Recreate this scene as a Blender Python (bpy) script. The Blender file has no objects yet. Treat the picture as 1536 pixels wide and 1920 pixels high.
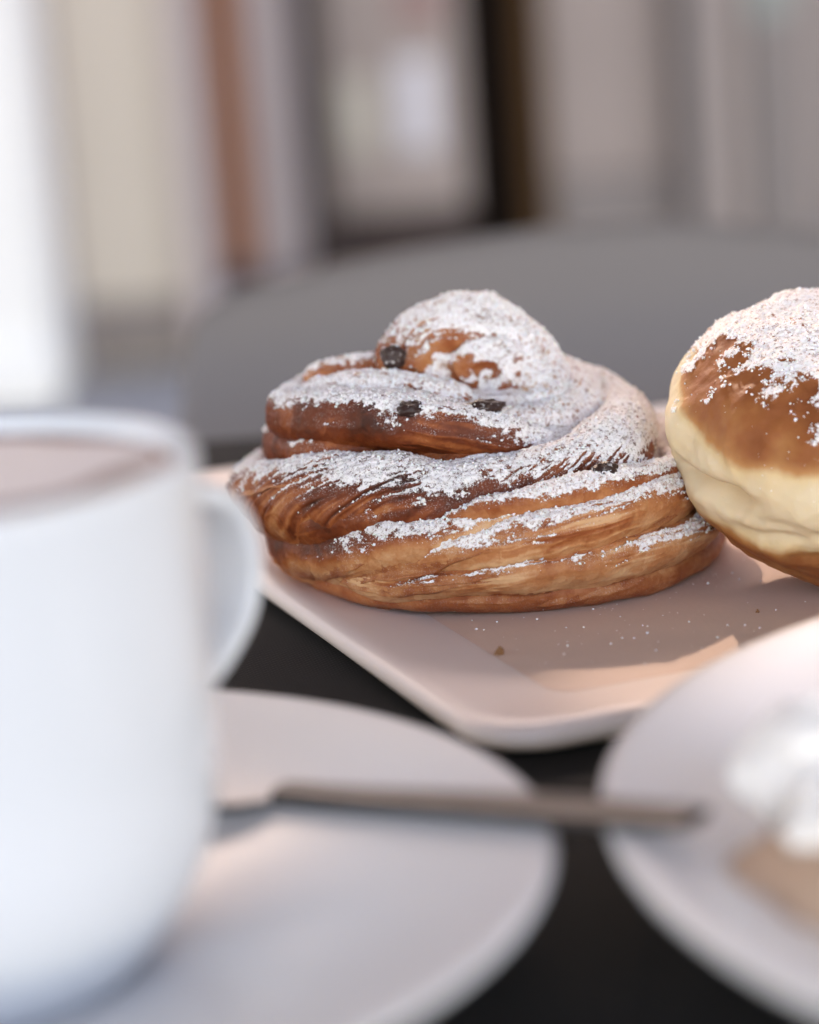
import bpy, bmesh, math, random
import numpy as np
from mathutils import Vector, Matrix, Euler
from mathutils.bvhtree import BVHTree

R = math.radians
scene = bpy.context.scene
col = scene.collection
random.seed(7)

# ------------------------------------------------------------------ camera
PITCH, ROLL, DIST = R(13), R(-4), 0.63
cam_data = bpy.data.cameras.new('camera')
cam = bpy.data.objects.new('camera', cam_data)
col.objects.link(cam)
rot = Euler((math.pi / 2 - PITCH, 0, 0)).to_matrix() @ Matrix.Rotation(ROLL, 3, 'Z')
cam.matrix_world = Matrix.Translation(Vector((0, 0, 0.03)) + rot @ Vector((0, 0, DIST))) @ rot.to_4x4()
cam_data.sensor_fit = 'HORIZONTAL'
cam_data.sensor_width = 24
cam_data.lens = 73
cam_data.clip_start = 0.02
cam_data.clip_end = 400
cam_data.dof.use_dof = True
cam_data.dof.focus_distance = 0.615
cam_data.dof.aperture_fstop = 4.6
scene.camera = cam

# ------------------------------------------------------------------ sky and sun (low, behind the table)
SUN_EL, SUN_AZ = R(36), R(-9)          # azimuth clockwise from +Y
world = bpy.data.worlds.new('World')
scene.world = world
world.use_nodes = True
wn = world.node_tree.nodes
sky = wn.new('ShaderNodeTexSky')
sky.sky_type = 'NISHITA'
sky.sun_disc = False
sky.sun_elevation = SUN_EL
sky.sun_rotation = SUN_AZ % (2 * math.pi)
sky.air_density = 1.0
sky.dust_density = 1.0
sky.ozone_density = 1.0
bg = wn['Background']
bg.inputs['Strength'].default_value = 0.15
world.node_tree.links.new(sky.outputs[0], bg.inputs[0])

sun_data = bpy.data.lights.new('sun', 'SUN')
sun_data.energy = 1.4
sun_data.angle = R(0.9)
sun_data.color = (1.0, 0.93, 0.86)
sun = bpy.data.objects.new('sun', sun_data)
col.objects.link(sun)
to_sun = Vector((math.sin(SUN_AZ) * math.cos(SUN_EL), math.cos(SUN_AZ) * math.cos(SUN_EL), math.sin(SUN_EL)))
sun.rotation_euler = to_sun.to_track_quat('Z', 'Y').to_euler()

scene.view_settings.view_transform = 'Standard'
scene.view_settings.look = 'None'
scene.view_settings.gamma = 1
scene.view_settings.exposure = 2.68
scene.view_settings.use_curve_mapping = False
scene.view_settings.use_white_balance = True
scene.view_settings.white_balance_temperature = 8900
scene.view_settings.white_balance_tint = 23
scene.cycles.use_denoising = True
scene.cycles.max_bounces = 8
scene.cycles.sample_clamp_indirect = 6

# ------------------------------------------------------------------ numpy noise
_rs = np.random.RandomState(3)
_perm = np.tile(_rs.permutation(256), 3)
_grad = _rs.normal(size=(256, 3))
_grad /= np.linalg.norm(_grad, axis=1)[:, None]


def perlin(p):
    p = np.asarray(p, float)
    i = np.floor(p).astype(int)
    f = p - i
    i &= 255
    u = f * f * f * (f * (f * 6 - 15) + 10)
    out = 0
    for dx in (0, 1):
        wx = u[:, 0] if dx else 1 - u[:, 0]
        for dy in (0, 1):
            wy = u[:, 1] if dy else 1 - u[:, 1]
            for dz in (0, 1):
                wz = u[:, 2] if dz else 1 - u[:, 2]
                h = _perm[_perm[_perm[i[:, 0] + dx] + i[:, 1] + dy] + i[:, 2] + dz]
                g = _grad[h]
                out = out + wx * wy * wz * (g[:, 0] * (f[:, 0] - dx) + g[:, 1] * (f[:, 1] - dy) + g[:, 2] * (f[:, 2] - dz))
    return out * 1.6


def fbm(p, o=3, gain=.5):
    a, s, t = 1., 1., 0
    for k in range(o):
        t = t + a * perlin(p * s + 17.3 * k)
        a *= gain
        s *= 2.03
    return t


def sstep(a, b, x):
    t = np.clip((x - a) / (b - a), 0, 1)
    return t * t * (3 - 2 * t)


# ------------------------------------------------------------------ object helpers
def link(o, parent=None):
    col.objects.link(o)
    if parent is not None:
        o.parent = parent
    return o


def empty(name, loc=(0, 0, 0), rz=0):
    o = bpy.data.objects.new(name, None)
    o.location = loc
    o.rotation_euler = (0, 0, rz)
    o.empty_display_size = .02
    return link(o)


def tag(o, label=None, cat=None, group=None, kind=None):
    if label: o['label'] = label
    if cat: o['category'] = cat
    if group: o['group'] = group
    if kind: o['kind'] = kind
    return o


def np_mesh(name, verts, faces, mat, parent=None, smooth=True, attrs=None):
    verts = np.asarray(verts, np.float32)
    faces = np.asarray(faces, np.int32)
    me = bpy.data.meshes.new(name)
    n, k = faces.shape
    me.vertices.add(len(verts))
    me.vertices.foreach_set('co', verts.ravel())
    me.loops.add(n * k)
    me.loops.foreach_set('vertex_index', faces.ravel())
    me.polygons.add(n)
    me.polygons.foreach_set('loop_start', np.arange(0, n * k, k, dtype=np.int32))
    me.polygons.foreach_set('loop_total', np.full(n, k, np.int32))
    me.polygons.foreach_set('use_smooth', np.full(n, smooth))
    me.update(calc_edges=True)
    me.validate()
    if attrs:
        for an, av in attrs.items():
            at = me.attributes.new(an, 'FLOAT', 'POINT')
            at.data.foreach_set('value', np.asarray(av, np.float32))
    if mat: me.materials.append(mat)
    return link(bpy.data.objects.new(name, me), parent)


def grid_faces(nu, nv, wrap_v=True, wrap_u=False):
    iu = np.arange(nu if wrap_u else nu - 1)
    iv = np.arange(nv if wrap_v else nv - 1)
    a, b = np.meshgrid(iu, iv, indexing='ij')
    a2, b2 = (a + 1) % nu, (b + 1) % nv
    return np.stack([a * nv + b, a2 * nv + b, a2 * nv + b2, a * nv + b2], -1).reshape(-1, 4)


def vnormals(v, f):
    n = np.zeros_like(v)
    fn = np.cross(v[f[:, 2]] - v[f[:, 0]], v[f[:, 3]] - v[f[:, 1]])
    for k in range(4):
        np.add.at(n, f[:, k], fn)
    return n / np.maximum(np.linalg.norm(n, axis=1), 1e-12)[:, None]


def lathe(name, prof, mat, parent=None, n=96, cap=False):
    """prof: (radius, z) pairs, a closed or open polyline; smooth resampled"""
    prof = np.array(prof, float)
    th = np.arange(n) / n * 2 * math.pi
    v = np.stack([prof[:, None, 0] * np.cos(th), prof[:, None, 0] * np.sin(th), np.repeat(prof[:, 1:2], n, 1)], -1).reshape(-1, 3)
    return np_mesh(name, v, grid_faces(len(prof), n), mat, parent)


def spline(pts, n):
    """Catmull-Rom through rows, n samples spread by chord length"""
    p = np.array(pts, float)
    p = np.vstack([2 * p[0] - p[1], p, 2 * p[-1] - p[-2]])
    d = np.r_[0, np.cumsum(np.linalg.norm(np.diff(p[1:-1, :3], axis=0), axis=1))]
    s = np.linspace(0, d[-1], n)
    k = np.clip(np.searchsorted(d, s, 'right') - 1, 0, len(d) - 2)
    t = ((s - d[k]) / (d[k + 1] - d[k]))[:, None]
    a, b, c, e = p[k], p[k + 1], p[k + 2], p[k + 3]
    return .5 * (2 * b + (c - a) * t + (2 * a - 5 * b + 4 * c - e) * t ** 2 + (3 * b - a - 3 * c + e) * t ** 3), s


def box(name, c, size, mat, parent=None, bevel=0.0):
    bm = bmesh.new()
    bmesh.ops.create_cube(bm, size=1)
    bmesh.ops.scale(bm, vec=size, verts=bm.verts)
    if bevel:
        bmesh.ops.bevel(bm, geom=bm.edges[:], offset=bevel, segments=3, profile=.5, affect='EDGES')
    bmesh.ops.translate(bm, vec=c, verts=bm.verts)
    me = bpy.data.meshes.new(name)
    bm.to_mesh(me); bm.free()
    me.materials.append(mat)
    return link(bpy.data.objects.new(name, me), parent)


# ------------------------------------------------------------------ materials
def mat_new(name):
    m = bpy.data.materials.new(name)
    m.use_nodes = True
    nt = m.node_tree
    return m, nt, nt.nodes['Principled BSDF']


class N:
    """tiny node helper"""
    def __init__(s, nt): s.nt = nt
    def __call__(s, t, **kw):
        n = s.nt.nodes.new('ShaderNode' + t)
        for k, v in kw.items():
            if k in n.bl_rna.properties.keys(): setattr(n, k, v)
            else: s.put(n.inputs[k], v)
        return n
    def put(s, sock, v):
        if isinstance(v, bpy.types.NodeSocket): s.nt.links.new(v, sock)
        else: sock.default_value = v
    def math(s, op, a, b=0., clamp=False):
        n = s.nt.nodes.new('ShaderNodeMath'); n.operation = op; n.use_clamp = clamp
        s.put(n.inputs[0], a); s.put(n.inputs[1], b)
        return n.outputs[0]
    def mix(s, fac, a, b, blend='MIX'):
        n = s.nt.nodes.new('ShaderNodeMix'); n.data_type = 'RGBA'; n.blend_type = blend
        s.put(n.inputs[0], fac); s.put(n.inputs[6], a); s.put(n.inputs[7], b)
        return n.outputs[2]
    def noise(s, scale, detail=3, rough=.5, vec=None):
        n = s.nt.nodes.new('ShaderNodeTexNoise')
        n.inputs['Scale'].default_value = scale; n.inputs['Detail'].default_value = detail
        n.inputs['Roughness'].default_value = rough
        if vec is None: vec = s.nt.nodes.new('ShaderNodeTexCoord').outputs['Object']
        s.nt.links.new(vec, n.inputs['Vector'])
        return n.outputs['Fac']
    def ramp(s, fac, stops):
        n = s.nt.nodes.new('ShaderNodeValToRGB')
        e = n.color_ramp.elements
        while len(e) < len(stops): e.new(.5)
        for k, (p, c) in enumerate(stops): e[k].position = p; e[k].color = (*c, 1)
        s.put(n.inputs[0], fac)
        return n.outputs[0]
    def bump(s, h, strength, dist):
        n = s.nt.nodes.new('ShaderNodeBump')
        n.inputs['Strength'].default_value = strength; n.inputs['Distance'].default_value = dist
        s.put(n.inputs['Height'], h)
        return n.outputs[0]


def simple(name, c, rough=.5, var=.08, scale=20, spec=.5, metal=0, coat=0, bump=0, bdist=.001, bscale=200):
    m, nt, b = mat_new(name)
    g = N(nt)
    f = g.noise(scale, 4)
    dark = tuple(max(0, x * (1 - var)) for x in c) + (1,)
    lite = tuple(min(1, x * (1 + var)) for x in c) + (1,)
    g.put(b.inputs['Base Color'], g.mix(f, dark, lite))
    b.inputs['Roughness'].default_value = rough
    b.inputs['Specular IOR Level'].default_value = spec
    b.inputs['Metallic'].default_value = metal
    b.inputs['Coat Weight'].default_value = coat
    b.inputs['Coat Roughness'].default_value = .08
    if bump: g.put(b.inputs['Normal'], g.bump(g.noise(bscale, 3), bump, bdist))
    return m


M = {}
M['porcelain'] = simple('white_porcelain', (.68, .67, .675), .25, .015, 30, .3)
M['cup_porcelain'] = simple('skylight_blue_porcelain', (.655, .68, .715), .18, .015, 30, .45)  # blue of the skylight is mixed into the cup's white
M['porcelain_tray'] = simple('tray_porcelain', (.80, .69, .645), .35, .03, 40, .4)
M['tray_floor'] = simple('tray_floor_warm_shade', (.68, .49, .40), .55, .06, 90, .3, bump=.15, bdist=.0004, bscale=900)  # warm shade on the floor is put into its peach colour
M['steel'] = simple('spoon_steel', (.115, .105, .103), .30, .05, 60, .5, metal=1)  # base colour darkened to carry the spoon's dark reflections
M['chair'] = simple('grey_chair_plastic', (.180, .160, .156), .55, .04, 8, .35, bump=.1, bdist=.0005, bscale=600)
M['chair_leg'] = simple('chair_leg_metal', (.25, .25, .26), .35, .05, 30, .5, metal=1)
M['pavement'] = simple('pavement_stone', (.27, .25, .24), .85, .25, 3, .2, bump=.3, bdist=.004, bscale=60)
M['white_paint'] = simple('white_paint', (.76, .74, .71), .6, .03, 4)
M['cream_paint'] = simple('cream_paint', (.58, .50, .42), .6, .05, 3)
M['wood'] = simple('brown_post_wood', (.25, .088, .036), .8, .25, 9, .1)
M['mauve'] = simple('pale_mauve_paint', (.43, .35, .335), .6, .08, 4)
M['plaster'] = simple('beige_plaster', (.355, .28, .245), .8, .15, 2.5)
M['dark_paint'] = simple('dark_paint', (.055, .038, .034), .8, .2, 4, .1)
M['dark_wood'] = simple('dark_wood', (.010, .006, .004), .9, .2, 6, .05)
M['olive'] = simple('olive_brown_wood', (.075, .036, .014), .8, .25, 6, .1)
M['grey_metal'] = simple('grey_metal_sheet', (.215, .175, .16), .5, .12, 4)
M['grey_green'] = simple('grey_green_sheet', (.27, .29, .26), .5, .1, 4)
M['poster_y'] = simple('yellowed_paper', (.52, .46, .38), .7, .08, 4)
M['poster_w'] = simple('white_paper', (.62, .58, .59), .7, .08, 4)
M['poster_r'] = simple('red_brown_paper', (.30, .17, .15), .7, .1, 4)
M['added_canopy'] = simple('added_canopy_fabric', (.40, .36, .34), .9, .05, 5, .2)
def raisin_material():
    m, nt, b = mat_new('raisin_skin')
    g = N(nt)
    dustf = g.math('MULTIPLY', g.math('SUBTRACT', g.noise(500, 5, .7), .57), 8., True)
    g.put(b.inputs['Base Color'], g.mix(g.math('MULTIPLY', dustf, .8), (.040, .018, .014, 1), (.80, .77, .76, 1)))
    b.inputs['Roughness'].default_value = .45
    b.inputs['Specular IOR Level'].default_value = .35
    g.put(b.inputs['Normal'], g.bump(g.noise(900, 3), .5, .0006))
    return m


M['raisin'] = raisin_material()
M['crumb'] = simple('crumb', (.30, .13, .05), .8, .3, 900)
M['glass_dark'] = simple('shop_glass', (.05, .045, .045), .12, .1, 3, .5)


def table_material():
    m, nt, b = mat_new('woven_charcoal_table')
    g = N(nt)
    tc = nt.nodes.new('ShaderNodeTexCoord').outputs['Object']
    def wave(d, s):
        mp = nt.nodes.new('ShaderNodeMapping'); mp.inputs['Rotation'].default_value = (0, 0, R(d))
        nt.links.new(tc, mp.inputs[0])
        w = nt.nodes.new('ShaderNodeTexWave'); w.inputs['Scale'].default_value = s
        w.inputs['Distortion'].default_value = .3
        nt.links.new(mp.outputs[0], w.inputs[0])
        return w.outputs['Fac']
    h = g.math('MULTIPLY', wave(35, 260), wave(-55, 260))
    n = g.noise(14, 4)
    c = g.mix(n, (.014, .014, .014, 1), (.030, .028, .027, 1))
    c = g.mix(g.math('MULTIPLY', h, .6), c, (.05, .048, .047, 1))
    g.put(b.inputs['Base Color'], c)
    b.inputs['Roughness'].default_value = .85
    b.inputs['Specular IOR Level'].default_value = .12
    g.put(b.inputs['Normal'], g.bump(h, .4, .0004))
    return m


M['table'] = table_material()


def dough_material():
    """baked dough, browning from the 'bake' attribute, powdered sugar where 'powder' is high"""
    m, nt, b = mat_new('baked_dough')
    g = N(nt)
    at = lambda n: g('Attribute', attribute_name=n).outputs['Fac']
    bake, lam, pw = at('bake'), at('lam'), at('powder')
    n1, n2, n3 = g.noise(90, 4), g.noise(420, 4, .6), g.noise(1500, 3, .6)
    f = g.math('ADD', bake, g.math('MULTIPLY', g.math('SUBTRACT', n1, .5), .55))
    f = g.math('ADD', f, g.math('MULTIPLY', g.math('SUBTRACT', n2, .5), .32))
    f = g.math('ADD', f, g.math('MULTIPLY', g.math('SUBTRACT', n3, .5), .16))
    vo = nt.nodes.new('ShaderNodeTexVoronoi'); vo.inputs['Scale'].default_value = 210
    wp = g('VectorMath', operation='ADD')
    tcn = nt.nodes.new('ShaderNodeTexCoord').outputs['Object']
    nz = nt.nodes.new('ShaderNodeTexNoise'); nz.inputs['Scale'].default_value = 300; nt.links.new(tcn, nz.inputs['Vector'])
    sc = g('VectorMath', operation='SCALE'); nt.links.new(nz.outputs['Color'], sc.inputs[0]); sc.inputs['Scale'].default_value = .006
    nt.links.new(tcn, wp.inputs[0]); nt.links.new(sc.outputs[0], wp.inputs[1]); nt.links.new(wp.outputs[0], vo.inputs['Vector'])
    cell = g('SeparateColor'); nt.links.new(vo.outputs['Color'], cell.inputs[0])
    f = g.math('ADD', f, g.math('MULTIPLY', g.math('SUBTRACT', cell.outputs[0], .5), .13))
    f = g.math('ADD', f, g.math('MULTIPLY', lam, .5), True)
    c = g.ramp(f, [(0, (.66, .365, .19)), (.22, (.50, .198, .080)), (.45, (.33, .088, .028)), (.7, (.17, .034, .011)), (1, (.055, .014, .007))])
    # thin dusting, then full cover
    dust = g.math('MULTIPLY', g.math('SUBTRACT', g.noise(2400, 3, .75), .54), 7., True)
    fine = g.noise(3600, 2, .7)
    cov = g.math('ADD', pw, g.math('MULTIPLY', g.math('SUBTRACT', fine, .5), 1.4))
    cov = g.math('ADD', cov, g.math('MULTIPLY', g.math('SUBTRACT', g.noise(1100, 3, .65), .5), 1.5))
    cov = g.math('MULTIPLY', g.math('SUBTRACT', cov, .58), 2.8, True)
    veil = g.math('MULTIPLY', at('veil'), dust)
    cov = g.math('MAXIMUM', cov, g.math('MULTIPLY', veil, .8))
    c = g.mix(g.math('MULTIPLY', cov, .95), c, (.92, .89, .885, 1))
    g.put(b.inputs['Base Color'], c)
    rg = g.math('ADD', g.math('MULTIPLY', cov, .45), g.math('ADD', .42, g.math('MULTIPLY', n2, .15)))
    g.put(b.inputs['Roughness'], rg)
    b.inputs['Specular IOR Level'].default_value = .22
    b.inputs['Subsurface Weight'].default_value = .12
    b.inputs['Subsurface Radius'].default_value = (1., .45, .2)
    b.inputs['Subsurface Scale'].default_value = .002
    h = g.math('ADD', g.math('MULTIPLY', n2, .5), g.math('MULTIPLY', n3, .35))
    h = g.math('ADD', h, g.math('MULTIPLY', cov, .45))
    h = g.math('ADD', h, g.math('MULTIPLY', cell.outputs[1], .22))
    g.put(b.inputs['Normal'], g.bump(h, .75, .0005))
    return m


M['dough'] = dough_material()


def doughnut_material():
    m, nt, b = mat_new('fried_dough')
    g = N(nt)
    at = lambda n: g('Attribute', attribute_name=n).outputs['Fac']
    fry, pw = at('bake'), at('powder')
    n1, n2, n3 = g.noise(60, 4), g.noise(350, 4, .6), g.noise(1500, 3, .6)
    f = g.math('ADD', fry, g.math('MULTIPLY', g.math('SUBTRACT', n1, .5), .16))
    f = g.math('ADD', f, g.math('MULTIPLY', g.math('SUBTRACT', n2, .5), .12), True)
    c = g.ramp(f, [(0, (.76, .60, .40)), (.25, (.72, .52, .29)), (.5, (.50, .225, .082)), (.75, (.33, .105, .034)), (1, (.20, .052, .017))])
    cov = g.math('ADD', pw, g.math('MULTIPLY', g.math('SUBTRACT', g.noise(3400, 2, .7), .5), 1.4))
    cov = g.math('ADD', cov, g.math('MULTIPLY', g.math('SUBTRACT', g.noise(1000, 3, .65), .5), 1.5))
    cov = g.math('MULTIPLY', g.math('SUBTRACT', cov, .58), 2.8, True)
    c = g.mix(g.math('MULTIPLY', cov, .95), c, (.92, .89, .885, 1))
    g.put(b.inputs['Base Color'], c)
    g.put(b.inputs['Roughness'], g.math('ADD', .55, g.math('MULTIPLY', cov, .35)))
    b.inputs['Specular IOR Level'].default_value = .22
    b.inputs['Subsurface Weight'].default_value = .25
    b.inputs['Subsurface Radius'].default_value = (1., .6, .3)
    b.inputs['Subsurface Scale'].default_value = .004
    h = g.math('ADD', g.math('MULTIPLY', n2, .6), g.math('MULTIPLY', n3, .4))
    h = g.math('ADD', h, g.math('MULTIPLY', cov, .4))
    g.put(b.inputs['Normal'], g.bump(h, .4, .0005))
    return m


M['doughnut'] = doughnut_material()


def sugar_material():
    m, nt, b = mat_new('powdered_sugar')
    g = N(nt)
    g.put(b.inputs['Base Color'], g.mix(g.noise(1500, 2), (.86, .83, .83, 1), (.94, .92, .92, 1)))
    b.inputs['Roughness'].default_value = .9
    b.inputs['Specular IOR Level'].default_value = .2
    b.inputs['Subsurface Weight'].default_value = .3
    b.inputs['Subsurface Scale'].default_value = .0006
    return m


M['sugar'] = sugar_material()


def coffee_material():
    m, nt, b = mat_new('coffee_crema')
    g = N(nt)
    tc = nt.nodes.new('ShaderNodeTexCoord').outputs['Object']
    ln = nt.nodes.new('ShaderNodeVectorMath'); ln.operation = 'LENGTH'
    nt.links.new(tc, ln.inputs[0])
    f = g.math('ADD', g.math('MULTIPLY', ln.outputs['Value'], 23.), g.math('MULTIPLY', g.math('SUBTRACT', g.noise(60, 3), .5), .25))
    g.put(b.inputs['Base Color'], g.ramp(f, [(.3, (.20, .065, .042)), (.62, (.22, .075, .048)), (.85, (.26, .10, .07)), (1, (.30, .13, .09))]))
    b.inputs['Roughness'].default_value = .4
    return m


M['coffee'] = coffee_material()
M['foam'] = simple('milk_foam', (.90, .80, .75), .7, .06, 120)
M['cake'] = simple('caramel_cake', (.56, .37, .26), .7, .25, 120, .3, bump=.4, bdist=.001, bscale=300)
M['cake_dark'] = simple('toasted_cake', (.30, .15, .08), .7, .3, 120, .3, bump=.4, bdist=.001, bscale=300)
M['cream'] = simple('whipped_cream', (.86, .83, .80), .85, .03, 60, .3)

# ------------------------------------------------------------------ setting
def quad_sheet(name, x0, x1, y0, y1, z, mat):
    v = [(x0, y0, z), (x1, y0, z), (x1, y1, z), (x0, y1, z)]
    o = np_mesh(name, v, [(0, 1, 2, 3)], mat, smooth=False)
    return tag(o, kind='structure')


GZ = -0.75
quad_sheet('pavement', -60, 60, -60, 120, GZ, M['pavement'])

# the far side: shop fronts, all out of focus
def front(name, x0, x1, z0, z1, y, d, mat, label, cat, lean=0.0):
    t = empty(name, ((x0 + x1) / 2, y, GZ))
    box('panel', (0, d / 2, (z0 + z1) / 2 - GZ), (x1 - x0, d, z1 - z0), mat, t, .008)
    return tag(t, label, cat)


TOP = 3.8
wp = front('white_pillar', -1.30, -.735, GZ, TOP, 4.6, .4, M['white_paint'], 'bright white pillar at the left edge of the blurred background', 'pillar')
box('plinth', (0, -.02, .06), (.60, .04, .12), M['white_paint'], wp, .01)
cd = front('cream_door', -.722, -.455, GZ, TOP, 5.03, .08, M['cream_paint'], 'pale cream door panel between the white pillar and the brown post', 'door')
box('frame', (.15, -.01, 2.2), (.05, .10, 4.4), M['mauve'], cd, .006)
box('kick_plate', (0, -.012, .09), (.24, .02, .14), M['grey_metal'], cd, .004)
gp = front('grey_wall_strip', -.60, -.49, GZ, TOP, 6.6, .1, M['mauve'], 'narrow grey beige wall strip left of the brown post', 'wall')
bp = front('wooden_post', -.462, -.372, GZ, TOP, 6.3, .09, M['wood'], 'brown wooden post rising behind the left end of the grey chair', 'post')
box('foot', (0, .045, .03), (.12, .12, .06), M['dark_paint'], bp, .006)
mp = front('pale_panel', -.372, -.232, GZ, TOP, 6.5, .06, M['mauve'], 'pale mauve panel right beside the brown post', 'panel')
box('trim', (.055, -.01, 2.25), (.02, .02, 4.4), M['poster_w'], mp, .002)
dp = front('dark_post', -.228, -.155, GZ, TOP, 6.45, .08, M['dark_paint'], 'slim dark post between the pale panel and the shop window', 'post')
box('foot', (0, .04, .03), (.10, .11, .06), M['dark_paint'], dp, .006)
sw = front('shop_window', -.15, .236, -.60, TOP, 6.6, .05, M['plaster'], 'beige shop front with pale papers beside the dark doorway', 'shop front')
box('poster', (-.11, -.006, .43), (.11, .008, .22), M['poster_y'], sw)
box('poster', (.06, -.006, .45), (.11, .008, .26), M['poster_w'], sw)
box('poster', (.085, -.006, .74), (.13, .008, .11), M['poster_r'], sw)
box('plinth', (0, -.03, .075), (.386, .09, .15), M['dark_paint'], sw, .006)
dd = front('dark_doorway', .236, .405, GZ, TOP, 6.62, .05, M['dark_wood'], 'near black doorway opening in the middle of the background', 'doorway')
box('jamb', (.113, -.03, 2.25), (.065, .10, 4.5), M['olive'], dd, .006)
bw = front('beige_wall', .475, .83, -.545, TOP, 6.62, .08, M['plaster'], 'beige wall right of the dark doorway', 'wall')
box('plinth', (0, .02, .1), (.355, .10, .2), M['grey_metal'], bw, .006)
gs = front('grey_shutter', .832, .945, GZ, TOP, 6.5, .06, M['grey_metal'], 'darker grey shutter strip right of the beige wall', 'shutter')
box('edge', (-.04, -.01, 2.25), (.02, .02, 4.4), M['dark_paint'], gs, .002)
lp = front('light_pipe', .95, 1.02, GZ, TOP, 6.5, .07, M['plaster'], 'light grey upright beside the shutter strip', 'pipe')
gg = front('green_panel', 1.06, 1.17, GZ, TOP, 6.55, .06, M['grey_green'], 'greenish grey panel near the right edge of the background', 'panel')
box('base_panel', (0, -.005, .32), (.108, .02, .62), M['grey_metal'], gg, .002)
rp = front('grey_door', 1.172, 1.75, GZ, TOP, 6.55, .06, M['grey_metal'], 'grey metal door at the far right edge of the background', 'door')
box('edge', (-.22, -.01, 2.25), (.04, .02, 4.4), M['plaster'], rp, .002)
wall = np_mesh('street_wall', [(-14, 6.75, GZ), (14, 6.75, GZ), (14, 6.75, TOP), (-14, 6.75, TOP), (-14, 7.0, GZ), (14, 7.0, GZ), (14, 7.0, TOP), (-14, 7.0, TOP)],
               [(0, 1, 2, 3), (5, 4, 7, 6), (3, 2, 6, 7), (1, 5, 6, 2), (4, 0, 3, 7)], M['plaster'], smooth=False)
tag(wall, 'long plain plaster wall behind the posts and doors', 'wall')

# unseen sheet on posts, added above the frame to block overhead light: the low sun comes in under its far edge
added_canopy = tag(empty('added_canopy', (0, -.08, GZ)), kind='structure')
box('added_canopy_fabric', (0, 0, 2.33), (10, 4.09, .03), M['added_canopy'], added_canopy, .01)
for sx in (-1, 1):
    for sy in (-1, 1):
        box('added_canopy_post', (sx * 4.9, sy * 2.05, 1.155), (.06, .06, 2.31), M['grey_metal'], added_canopy, .004)

# ------------------------------------------------------------------ table
table = tag(empty('cafe_table', (.12, -.12, 0)), 'dark charcoal table with fine woven surface under the plates', 'table')
box('table_top', (0, 0, -.012), (1.1, .78, .024), M['table'], table, .004)
box('pedestal', (0, 0, -.375), (.07, .07, .70), M['dark_paint'], table, .006)
box('foot_plate', (0, 0, -.738), (.45, .45, .02), M['dark_paint'], table, .004)

# ------------------------------------------------------------------ chair
def make_chair():
    c = tag(empty('cafe_chair', (.12, .36, GZ)), 'grey moulded plastic chair pushed up to the far side of table', 'chair')
    # back shell: curved sheet with a raised rounded top edge (x, z outline), thickness 8 mm
    nu, nv = 110, 40
    top = np.array([(-0.2255, -0.0526), (-0.2231, -0.037), (-0.2192, -0.0163), (-0.2148, -0.001), (-0.2087, 0.0099), (-0.1959, 0.0162), (-0.1648, 0.0212), (-0.1287, 0.0254), (-0.1029, 0.0277), (-0.0516, 0.0312), (-0.0133, 0.0316), (0.0249, 0.0295), (0.063, 0.0247), (0.091, 0.0197), (0.1393, 0.0063)])
    u = np.linspace(0, 1, nu)
    xs = top[0, 0] + (top[-1, 0] - top[0, 0]) * (u * u * (3 - 2 * u) * .85 + u * .15)
    ztop = np.interp(xs, top[:, 0], top[:, 1])
    zb = -.32
    V = []
    for side in (0, 1):
        for i in range(nu):
            for j in range(nv):
                t = j / (nv - 1)
                zz = zb + (ztop[i] - zb) * t
                half = .86 + .14 * min(1, t * 1.6)
                x = xs[i] * half
                y = .16 + .06 * t - 1.1 * x * x + side * (.008 - .006 * max(0, (t - .85) / .15) ** 2)
                V.append((x, y, zz - GZ))
    V = np.array(V)
    f0 = grid_faces(nu, nv, False)
    F = [f0, f0[:, ::-1] + nu * nv]
    def strip(idx):
        a = np.array(idx)
        return np.stack([a[:-1], a[1:], a[1:] + nu * nv, a[:-1] + nu * nv], -1)
    F.append(strip([i * nv + nv - 1 for i in range(nu)])); F.append(strip([j for j in range(nv)][::-1]))
    F.append(strip([(nu - 1) * nv + j for j in range(nv)])); F.append(strip([i * nv for i in range(nu)][::-1]))
    np_mesh('backrest', V, np.vstack(F), M['chair'], c)
    # seat
    nu, nv = 40, 40
    V = []
    for side in (0, 1):
        for i in range(nu):
            for j in range(nv):
                a, b_ = i / (nu - 1) * 2 - 1, j / (nv - 1)
                x = a * (.19 + .03 * math.sin(b_ * 3.1))
                y = .17 - b_ * .42
                z = .43 + .02 * a * a - .015 * math.sin(b_ * 3.1) - .04 * max(0, b_ - .85) - side * .008
                V.append((x, y, z))
    f0 = grid_faces(nu, nv, False)
    np_mesh('seat', V, np.vstack([f0, f0[:, ::-1] + nu * nv]), M['chair'], c)
    for sx in (-1, 1):
        for y0, y1 in ((.12, .20), (-.2, -.26)):
            p, _ = spline([(sx * .15, y0, .415), (sx * .18, (y0 + y1) / 2, .2), (sx * .21, y1, 0.0)], 12)
            th = np.arange(12) / 12 * 2 * math.pi
            v = np.stack([p[:, None, 0] + .011 * np.cos(th), p[:, None, 1] + .011 * np.sin(th), np.repeat(p[:, 2:3], 12, 1)], -1).reshape(-1, 3)
            lg = np_mesh('leg', v, grid_faces(12, 12), M['chair_leg'], c)
            box('foot_cap', (sx * .21, y1, .006), (.026, .026, .012), M['dark_paint'], lg, .003)
    return c


make_chair()

# ------------------------------------------------------------------ tray (square plate), lying askew
def superrect(hx, hy, r, n=40):
    pts = []
    for cx, cy, a0 in ((hx - r, hy - r, 0), (-hx + r, hy - r, 90), (-hx + r, -hy + r, 180), (hx - r, -hy + r, 270)):
        for k in range(n):
            a = R(a0 + 90 * k / (n - 1))
            pts.append((cx + r * math.cos(a), cy + r * math.sin(a)))
    return np.array(pts)


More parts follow.
